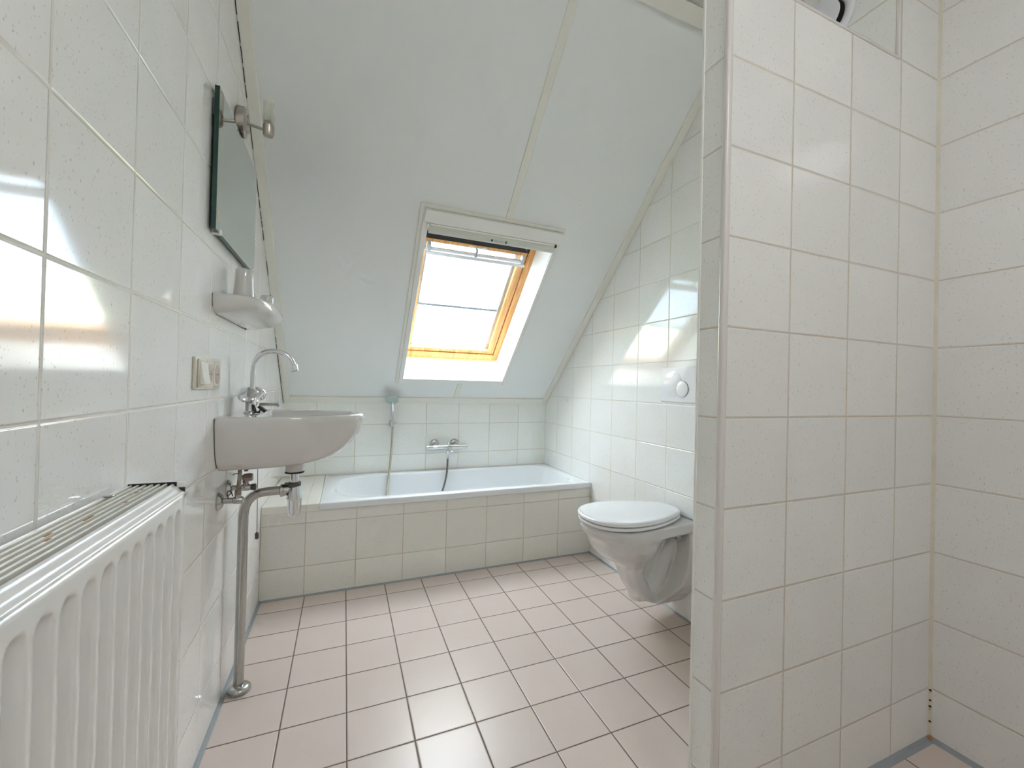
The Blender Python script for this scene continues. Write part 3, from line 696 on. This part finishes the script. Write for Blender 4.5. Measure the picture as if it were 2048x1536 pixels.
# ================================================================== MIRROR, LIGHT, SHELF, SWITCH
mi = thing('mirror', (.02, -.74, 1.56), 'rectangular frameless mirror with dark green glass edges on the left wall', 'mirror')
MY0, MY1, MZ0, MZ1 = -1.018, -.462, 1.563, 1.979
bm = BM(); box(bm, .0075, .0195, MY0, MY1, MZ0, MZ1); obj('glass_edge', bm, 'edge', mi, bevel=.0)
bm = BM(); face(bm, [(.01965, MY0 + .0012, MZ0 + .0012), (.01965, MY1 - .0012, MZ0 + .0012), (.01965, MY1 - .0012, MZ1 - .0012), (.01965, MY0 + .0012, MZ1 - .0012)]); obj('mirror_face', bm, 'mirror', mi)
for yy, zz_, h in ((-.975, MZ0, .012), (-.505, MZ0, .012)):
    bm = BM(); box(bm, 0, .024, yy - .009, yy + .009, zz_ - .004, zz_ + .012); obj('mirror_clip', bm, 'alubar', mi, bevel=.002)
bm = BM(); box(bm, .001, .0075, -1.012, -.995, 1.895, 1.945); obj('hanging_clip', bm, 'bracket', mi, bevel=.002)
bm = BM(); box(bm, .0196, .0200, -1.008, -.990, 1.592, 1.625); obj('sticker', bm, 'sticker', mi)
for yy in (-.90, -.56):
    bm = BM(); box(bm, 0, .0075, yy - .02, yy + .02, 1.75, 1.79); obj('wall_spacer', bm, 'bracket', mi)

wl = thing('wall_light', (0, -.722, 2.04), 'brushed nickel wall light with a frosted glass cylinder above the mirror', 'wall light')
bm = BM(); lathe(bm, (.0, -.722, 2.041), (1, 0, 0), [(0, .034), (.004, .038), (.026, .038), (.030, .034), (.031, .03)], n=40, ell=1.42); obj('wall_plate', bm, 'nickel', wl, smooth=True)
bm = BM(); tube(bm, [(.026, -.722, 2.041), (.09, -.722, 2.030)], .0055, smooth=False); lathe(bm, (.03, -.722, 2.041), (1, 0, -.1), [(0, .008), (.004, .0075), (.005, .004)]); obj('arm', bm, 'nickel', wl, smooth=True)
bm = BM(); lathe(bm, (.030, -.715, 2.012), (1, 0, 0), [(0, .004), (.006, .0045), (.009, .003)], n=12); obj('screw', bm, 'nickel', wl, smooth=True)
bm = BM(); lathe(bm, (.030, -.722, 2.066), (1, 0, 0), [(0, .003), (.004, .0035), (.006, .002)], n=12); obj('screw', bm, 'nickel', wl, smooth=True)
bm = BM(); lathe(bm, (.097, -.722, 2.008), (0, 0, 1), [(0, .006), (.002, .015), (.010, .0185), (.040, .0185), (.042, .015), (.055, .013)], n=28); obj('lamp_cup', bm, 'nickel', wl, smooth=True)
bm = BM()
lo = [circ((.097, -.722, 2.050), .0165, Vector((1, 0, 0)), Vector((0, 1, 0)), 28), circ((.097, -.722, 2.056), .0185, Vector((1, 0, 0)), Vector((0, 1, 0)), 28), circ((.097, -.722, 2.142), .0195, Vector((1, 0, 0)), Vector((0, 1, 0)), 28),
      circ((.097, -.722, 2.142), .0170, Vector((1, 0, 0)), Vector((0, 1, 0)), 28), circ((.097, -.722, 2.058), .0162, Vector((1, 0, 0)), Vector((0, 1, 0)), 28)]
loft(bm, lo, cap0=False, cap1=False); obj('glass_shade', bm, 'frost', wl, smooth=True)
bm = BM(); lathe(bm, (.097, -.722, 2.06), (0, 0, 1), [(0, .006), (.03, .007), (.045, .006), (.05, .002)], n=16); obj('bulb', bm, 'frost', wl, smooth=True)

sf = thing('ceramic_shelf', (0, -.69, 1.33), 'white ceramic wall shelf on the left wall below the mirror', 'shelf')
YS = -.688
bm = BM()
def sring(L_, hw, z, n=3.2, xb=0, dz=0):
    return [Vector((p.x, p.y, z + dz * p.x)) for p in dring(xb, .03, L_, hw, z, n, yc=YS)]
rings = [sring(.05, .215, 1.331, 2.6, dz=.05), sring(.085, .235, 1.334, 2.8, dz=.08), sring(.118, .250, 1.340, 3.0, dz=.08), sring(.138, .259, 1.353, 3.1, dz=.03), sring(.146, .262, 1.367, 3.2), sring(.147, .262, 1.382, 3.2), sring(.143, .260, 1.390, 3.2), sring(.135, .255, 1.3925, 3.2), sring(.125, .245, 1.389, 3.2, xb=.008), sring(.118, .24, 1.382, 3.2, xb=.012)]
loft(bm, rings); obj('shelf_body', bm, 'porc', sf, smooth=True, angle=75)
bm = BM(); prism_x(bm, [(YS - .217, 1.330), (YS - .262, 1.352), (YS - .264, 1.388), (YS + .264, 1.388), (YS + .262, 1.352), (YS + .217, 1.330)], .0004, .0012); obj('wall_sealant', bm, 'dark', sf)
def tumbler(x, y, label, h=.105, rb=.036, rt=.029):
    bm = BM(); lathe(bm, (x, y, 1.3825), (0, 0, 1), [(0, rb - .003), (.002, rb), (h * .6, rt + (rb - rt) * .35), (h - .006, rt + .0005), (h - .002, rt - .001), (h, rt - .004), (h + .0005, rt * .3)], n=40)
    return tag(obj('tumbler', bm, 'porc', smooth=True), label, 'tumbler')
tumbler(.050, -.79, 'white ceramic tumbler nearer the camera on the wall shelf, standing under the mirror corner', h=.122, rb=.033, rt=.026)
tumbler(.078, -.52, 'white ceramic tumbler at the far end of the wall shelf, mostly hidden behind its front', h=.085, rb=.027, rt=.023)

sw = thing('switch_panel', (0, -.993, 1.10), 'beige wall panel with a light switch and two round sockets beside the washbasin', 'switch')
bm = BM(); box(bm, 0, .008, -1.111, -.876, 1.099, 1.189); obj('outer_plate', bm, 'beige', sw, bevel=.003, seg=3)
bm = BM(); box(bm, .008, .012, -1.098, -.884, 1.105, 1.183); obj('inner_plate', bm, 'beige', sw, bevel=.002)
bm = BM(); hexa(bm, [(.0115, -1.090, 1.114), (.024, -1.090, 1.114), (.024, -1.034, 1.114), (.0115, -1.034, 1.114), (.0115, -1.090, 1.176), (.0145, -1.090, 1.176), (.0145, -1.034, 1.176), (.0115, -1.034, 1.176)]); obj('rocker', bm, 'rocker', sw, bevel=.002)
for ya in (-1.031, -.9585):
    bm = BM(); box(bm, .0118, .0124, ya, ya + .0015, 1.105, 1.183); obj('seam', bm, 'brown', sw)
for yy in (-.994, -.920):
    bm = BM()
    lathe(bm, (.0118, yy, 1.143), (1, 0, 0), [(0, .0265), (.0006, .0265), (.0009, .025)], n=32, ell=1.1); so = obj('socket', bm, 'brown', sw, smooth=True)
    bm = BM(); lathe(bm, (.0127, yy - .008, 1.143), (1, 0, 0), [(0, .0025), (.0004, .0025)], n=10); lathe(bm, (.0127, yy + .008, 1.143), (1, 0, 0), [(0, .0025), (.0004, .0025)], n=10); obj('pin_hole', bm, 'dark', so)

# ================================================================== RADIATOR
RX0, RX1, RY0, RY1, RZ0, RZ1 = .016, .098, -2.55, -1.488, .23, .930
ra = thing('radiator', (.06, -2.0, RZ0), 'white panel radiator with vertical flutes and a slatted top on the left wall', 'radiator')
# fluted front panel: one sheet with pressed channels
pitch = .0417; f0 = -1.523; ztop = .888; zbot = RZ0 + .05
ys = [RY0]; flutes = []
k = 0
while f0 - k * pitch > RY0 + .03:
    flutes.append(f0 - k * pitch); k += 1
cols = []
half = .0125
for c in sorted(flutes):
    for dy in (-half - .004, -half + .001, -half + .005, 0, half - .005, half - .001, half + .003): cols.append((c + dy, c, dy))
cols = [(RY0, None, 0)] + cols + [(RY1 - .004, None, 0)]
def dep(c, dy, z):
    if c is None: return 0
    e = max(0, min(1, (half + .001 - abs(dy)) / .006)); e = e * e * (3 - 2 * e)
    # rounded head and foot of each channel
    hz = ztop - .008 * (abs(dy) / half) ** 2
    t = max(0, min(1, (hz - z) / .014)) * max(0, min(1, (z - zbot) / .012)); t = t * t * (3 - 2 * t)
    return e * t * .0140
zs_ = [RZ0, zbot - .005] + [zbot + i * .004 for i in range(0, 4)] + [.5, .7] + [ztop - .028 + i * .0028 for i in range(0, 12)] + [.902, .911]
bm = BM(); grid = [[bm.verts.new((RX1 - dep(c, dy, z), y, z)) for z in zs_] for y, c, dy in cols]
for i in range(len(cols) - 1):
    for j in range(len(zs_) - 1): bm.faces.new((grid[i][j], grid[i + 1][j], grid[i + 1][j + 1], grid[i][j + 1]))
fp = obj('front_panel', bm, 'rad', ra, smooth=True, angle=80)
s_ = fp.modifiers.new('thick', 'SOLIDIFY'); s_.thickness = .0012; s_.offset = 0
# top roll of the front sheet
bm = BM()
prof = [(RX1, .910), (RX1 + .0004, .9135), (RX1 - .0015, .9155), (RX1 - .004, .9165), (RX1 - .0065, .9195), (RX1 - .0085, .9220), (RX1 - .011, .9230), (RX1 - .015, .9265), (RX1 - .0165, .9295), (RX1 - .0185, .9300), (RX1 - .020, .928), (RX1 - .014, .917), (RX1 - .004, .909)]
loft(bm, [[Vector((x, y, z)) for x, z in prof] for y in (RY0, RY1 - .003)]); obj('top_roll', bm, 'rad', ra, smooth=True, angle=60)
# end plate wrapping the side, with its small dark notch
bm = BM(); box(bm, RX0 - .004, RX1 + .0006, RY1 - .004, RY1 + .0015, RZ0, .9125); box(bm, RX0 - .004, RX1 - .012, RY1 - .004, RY1 + .0015, .9120, .9335)
box(bm, RX1 - .016, RX1 + .0006, RY1 - .006, RY1 + .0015, .903, .9335); obj('end_plate', bm, 'rad', ra, bevel=.001)
bm = BM(); box(bm, RX1 - .0090, RX1 + .0009, RY1 - .0078, RY1 - .0040, .914, .9225); obj('notch', bm, 'dark', ra)
# top grille
gx = [RX0 + .0005 + i * .0104 for i in range(6)]
for i, x in enumerate(gx):
    bm = BM(); box(bm, x, x + .0036, RY0, RY1 - .004, .918, .9315); obj('grille_slat', bm, 'radslat', ra, bevel=.001)
bm = BM(); box(bm, RX0 - .003, RX1 - .012, RY0, RY1 - .004, .60, .905); obj('inner_core', bm, 'dark', ra)
bm = BM(); box(bm, RX0 - .005, RX0 - .001, RY0, RY1 - .004, RZ0, .930); obj('back_panel', bm, 'rad', ra)
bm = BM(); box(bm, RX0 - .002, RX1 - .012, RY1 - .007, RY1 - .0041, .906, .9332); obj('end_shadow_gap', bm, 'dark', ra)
bm = BM(); box(bm, RX0 - .002, RX0 + .012, -1.585, -1.575, .9315, .9345); obj('clip', bm, 'chromedull', ra, bevel=.001)
for (x, ya, yb_) in ((gx[3], -1.72, -1.695), (gx[3], -1.565, -1.553), (gx[3], -1.542, -1.535), (gx[2], -1.78, -1.765), (gx[4], -1.63, -1.622), (gx[3], -1.80, -1.79)):
    bm = BM(); box(bm, x + .0003, x + .0033, ya, yb_, .9312, .93175); obj('rust_patch', bm, 'rust', ra)
for ya in (-2.3, -1.75):
    bm = BM(); box(bm, .0005, RX0, ya, ya + .04, .4, .8); obj('wall_bracket', bm, 'rad', ra)

# ================================================================== TOILET
YT = -.808
to = thing('toilet', (XT, YT, .08), 'white wall-hung toilet with its lid closed on the right wall beside the bathtub', 'toilet')
def egg(xmin, xmax, hw, z, n=2.2, N=40, yc=YT, tip=.42, tf=None):
    """closed plan ring, widest point at a fraction from the tip"""
    xm = xmin + (xmax - xmin) * tip; out = []
    for i in range(N):
        a = 2 * PI * i / N; c, s = math.cos(a), math.sin(a)
        x = xm + (xmax - xm) * (abs(c) ** (2 / n)) if c > 0 else xm - (xm - xmin) * (abs(c) ** (2 / n))
        out.append(Vector((x, yc + hw * math.copysign(abs(s) ** (2 / n), s), z)))
    return out
bm = BM()
# bowl and throat
loft(bm, [egg(1.420, 1.86, .180, .499, 2.2), egg(1.417, 1.86, .183, .480, 2.2), egg(1.424, 1.86, .182, .452, 2.2), egg(1.440, 1.835, .172, .430, 2.1), egg(1.462, 1.815, .158, .390, 2.1), egg(1.492, 1.785, .138, .352, 2.0),
          egg(1.545, 1.755, .112, .318, 2.0), egg(1.590, 1.735, .090, .290, 2.0), egg(1.612, 1.725, .080, .260, 2.0), egg(1.626, 1.735, .076, .225, 2.0), egg(1.646, 1.765, .074, .180, 2.0), egg(1.680, 1.80, .070, .138, 2.0), egg(1.733, 1.84, .060, .104, 2.0), egg(1.775, 1.86, .044, .086, 2.0)])
# rim shelf running back to the wall
def plate(x0, x1, hw0, hw1, z0, z1): hexa(bm, [(x0, YT - hw0, z0), (x1, YT - hw1, z0), (x1, YT + hw1, z0), (x0, YT + hw0, z0), (x0, YT - hw0, z1), (x1, YT - hw1, z1), (x1, YT + hw1, z1), (x0, YT + hw0, z1)])
plate(1.66, XT, .178, .150, .450, .499)
# back plate against the wall, flaring forward at the foot
loft(bm, [[Vector((x, YT + s * hw, z)) for x, s in ((xa, -1), (XT, -1), (XT, 1), (xa, 1))] for xa, hw, z in ((1.906, .142, .47), (1.902, .148, .34), (1.890, .148, .26), (1.862, .140, .200), (1.81, .112, .150), (1.775, .075, .105), (1.80, .05, .082))])
# trap bulge between bowl and back plate
tube(bm, [(1.69, YT, .155), (1.76, YT, .150), (1.82, YT, .20), (1.86, YT, .30), (1.93, YT, .38)], .054, n=24)
plate(1.70, 1.93, .022, .022, .13, .46)
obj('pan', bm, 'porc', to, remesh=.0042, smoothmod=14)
# seat ring and lid
def seatring(z, o=0.0): return egg(1.411 - o, 1.930 + o * .5, .181 + o, z, 2.0, 64, tip=.40)
def lidring(z, o=0.0):
    pts = [(1.930, 0), (1.926, .045), (1.905, .080), (1.875, .100), (1.82, .128), (1.75, .156), (1.68, .174), (1.60, .182), (1.53, .174), (1.465, .145), (1.425, .095), (1.408, .045), (1.405, 0)]
    full = [(x, -y) for x, y in pts] + [(x, y) for x, y in pts[-2:0:-1]]
    cx = 1.66; out = []
    for x, y in full:
        f = 1 + o / .2
        out.append(Vector((cx + (x - cx) * f, YT + y * f, z)))
    return out
bm = BM(); loft(bm, [lidring(.5035, -.008), lidring(.5045, -.002), lidring(.509, .0), lidring(.5185, .0), lidring(.5205, -.003)]); obj('seat', bm, 'seat', to, smooth=True, sub=2)
bm = BM(); loft(bm, [lidring(.5235, -.005), lidring(.5242, .001), lidring(.529, .0025), lidring(.537, .0015), lidring(.5415, -.003), lidring(.5445, -.012), lidring(.5465, -.045), lidring(.5475, -.10)]); obj('lid', bm, 'seat', to, smooth=True, sub=2)
bm = BM(); loft(bm, [lidring(.499, -.02), lidring(.524, -.02)]); obj('seat_gap', bm, 'dark', to)
for sy in (-1, 1):
    bm = BM(); lathe(bm, (1.893, YT + sy * .075, .498), (0, 0, 1), [(0, .012), (.012, .012), (.016, .009)]); obj('hinge', bm, 'chromedull', to, smooth=True)
for sy in (-1, 1):
    bm = BM(); lathe(bm, (1.868, YT + sy * .10, .428), (0, sy, 0), [(-.08, .020), (.014, .020), (.02, .012)]); obj('fixing_cap', bm, 'chromedull', to, smooth=True)
bm = BM(); tube(bm, [(XT - .001, YT - .15, .4995), (XT - .001, YT + .15, .4995)], .0022, smooth=False); obj('wall_joint', bm, 'silgrey', to, smooth=True)

fl = thing('flush_plate', (XT, -.80, 1.06), 'white dual-button flush plate on the tiled wall above the toilet', 'flush plate')
bm = BM(); box(bm, XT - .010, XT, -.935, -.688, 1.066, 1.247); obj('plate', bm, 'seat', fl, bevel=.004, seg=3)
bm = BM(); lathe(bm, (XT - .0095, -.779, 1.159), (-1, 0, 0), [(0, .0655), (.0002, .0655)], n=48, ell=1.0); obj('button_gap', bm, 'silgrey', fl)
bm = BM(); lathe(bm, (XT - .0095, -.779, 1.159), (-1, 0, 0), [(0, .0640), (.002, .0640), (.0032, .060), (.0036, .02)], n=48, ell=1.0); obj('full_flush_button', bm, 'seat', fl, smooth=True)
bm = BM(); lathe(bm, (XT - .0095, -.846, 1.134), (-1, 0, 0), [(0, .0410), (.0038, .0410)], n=40, ell=1.0); obj('button_gap', bm, 'silgrey', fl)
bm = BM(); lathe(bm, (XT - .0095, -.846, 1.134), (-1, 0, 0), [(0, .0395), (.0042, .0395), (.0052, .036), (.0058, .01)], n=40, ell=1.0); obj('half_flush_button', bm, 'seat', fl, smooth=True)

# ventilation valve high on the toilet wall
vv = thing('vent_valve', (XT, -1.515, 2.44), 'round white ventilation valve on the wall above the partition', 'vent')
VC = Vector((XT, -1.512, 2.475))
bm = BM(); u, v = Vector((0, 1, 0)), Vector((0, 0, 1))
loft(bm, [circ(VC + Vector((-t, 0, 0)), r, u, v, 48, r * 1.08) for t, r in ((0, .088), (.004, .090), (.010, .086), (.013, .078), (.011, .066), (.006, .058), (.001, .056))], cap0=True, cap1=False); obj('ring', bm, 'valve', vv, smooth=True)
bm = BM(); lathe(bm, VC + Vector((-.0015, 0, 0)), (-1, 0, 0), [(0, .056), (.002, .056)], n=40, ell=1.08); obj('throat', bm, 'dark', vv)
bm = BM(); lathe(bm, VC + Vector((-.012, .0, .0)), (-1, 0, 0), [(0, .030), (.004, .046), (.010, .052), (.014, .051), (.0155, .046), (.016, .01)], n=44, ell=1.08); lathe(bm, VC, (-1, 0, 0), [(0, .01), (.014, .01)], n=12); obj('disc', bm, 'valve', vv, smooth=True)

# added fill lamp, out of view, brightens the partition and upper walls
cl = thing('fill_lamp', (1.0, -2.9, ZTOP), 'round white fill lamp added out of view overhead behind the viewer', 'fill lamp')
bm = BM(); lathe(bm, (1.0, -2.9, ZTOP), (0, 0, -1), [(0, .22), (.02, .22), (.06, .18), (.075, .09), (.08, .01)], n=40)
def lamp_mat():
    m, nt, b = new_mat('lamp'); b.inputs['Emission Color'].default_value = (.97, .985, 1, 1); b.inputs['Emission Strength'].default_value = 6.4; b.inputs['Base Color'].default_value = (.9, .9, .9, 1); return m
M['lamp'] = lamp_mat(); obj('fill_lamp_cover', bm, 'lamp', cl, smooth=True)

# ================================================================== LIGHT
w = bpy.data.worlds.new('World'); sc.world = w; w.use_nodes = True; nt = w.node_tree; nt.nodes.clear()
out = nt.nodes.new('ShaderNodeOutputWorld'); bg = nt.nodes.new('ShaderNodeBackground')
tc = nt.nodes.new('ShaderNodeTexCoord'); sp = nt.nodes.new('ShaderNodeSeparateXYZ'); nt.links.new(tc.outputs['Generated'], sp.inputs[0])
nz = nt.nodes.new('ShaderNodeTexNoise'); nz.inputs['Scale'].default_value = 6; nz.inputs['Detail'].default_value = 6; nt.links.new(tc.outputs['Generated'], nz.inputs['Vector'])
ad = nt.nodes.new('ShaderNodeMath'); ad.operation = 'MULTIPLY_ADD'; nt.links.new(nz.outputs['Fac'], ad.inputs[0]); ad.inputs[1].default_value = .35; nt.links.new(sp.outputs[2], ad.inputs[2])
cr = nt.nodes.new('ShaderNodeValToRGB'); nt.links.new(ad.outputs[0], cr.inputs[0])
e = cr.color_ramp.elements; e[0].position = .10; e[0].color = (.30, .38, .14, 1); e[1].position = .44; e[1].color = (.95, .965, 1.0, 1)
cr.color_ramp.elements.new(.26).color = (.66, .72, .46, 1); cr.color_ramp.elements.new(.36).color = (.90, .94, .88, 1)
nt.links.new(cr.outputs[0], bg.inputs[0]); bg.inputs[1].default_value = 9.3; nt.links.new(bg.outputs[0], out.inputs[0])
# high sun grazing over the ridge: it only reaches the lower reveal and frame of the roof window
sl = bpy.data.lights.new('sun', 'SUN'); sl.energy = 3.2; sl.angle = .01; sl.color = (1, .96, .9)
so_ = bpy.data.objects.new('sun', sl); COL.objects.link(so_)
so_.rotation_euler = Vector((-.22, -.50, .84)).to_track_quat('Z', 'Y').to_euler()
# sky portal just outside the glass
ld = bpy.data.lights.new('sky_portal', 'AREA'); ld.shape = 'RECTANGLE'; ld.size = .72; ld.size_y = 1.1; ld.cycles.is_portal = True
lo = bpy.data.objects.new('sky_portal', ld); COL.objects.link(lo)
lo.matrix_world = Matrix.Translation(SL(1.112, .80, .32)) @ Matrix((Vector((1, 0, 0)), -US, NS)).transposed().to_4x4()

# ================================================================== CAMERA
cd = bpy.data.cameras.new('camera'); cam = bpy.data.objects.new('camera', cd); COL.objects.link(cam); sc.camera = cam
yaw, pitch_, roll = -.4001, .0089, .0241
fwd = Vector((-math.sin(yaw) * math.cos(pitch_), math.cos(yaw) * math.cos(pitch_), math.sin(pitch_)))
right = Vector((math.cos(yaw), math.sin(yaw), 0)); upv = right.cross(fwd)
r2 = right * math.cos(roll) + upv * math.sin(roll); u2 = -right * math.sin(roll) + upv * math.cos(roll)
m = Matrix((r2, u2, -fwd)).transposed().to_4x4(); m.translation = CAM; cam.matrix_world = m
cd.sensor_fit = 'HORIZONTAL'; cd.sensor_width = 36; cd.lens = 36 * 842.8444 / 2048
cd.shift_x = -(1046.0256 - 1024) / 2048; cd.shift_y = (764.2316 - 768) / 2048
cd.clip_start = .02

sc.view_settings.view_transform = 'Standard'; sc.view_settings.look = 'None'; sc.view_settings.gamma = 1; sc.view_settings.use_curve_mapping = False
sc.view_settings.exposure = 1.62
cy = sc.cycles
cy.max_bounces = 9; cy.diffuse_bounces = 7; cy.glossy_bounces = 4; cy.transmission_bounces = 8; cy.transparent_max_bounces = 8
cy.caustics_reflective = False; cy.caustics_refractive = False; cy.use_denoising = True; cy.sample_clamp_indirect = 6
cy.use_adaptive_sampling = True; cy.adaptive_threshold = .09; cy.adaptive_min_samples = 16
try: cy.denoiser = 'OPENIMAGEDENOISE'
except Exception: pass
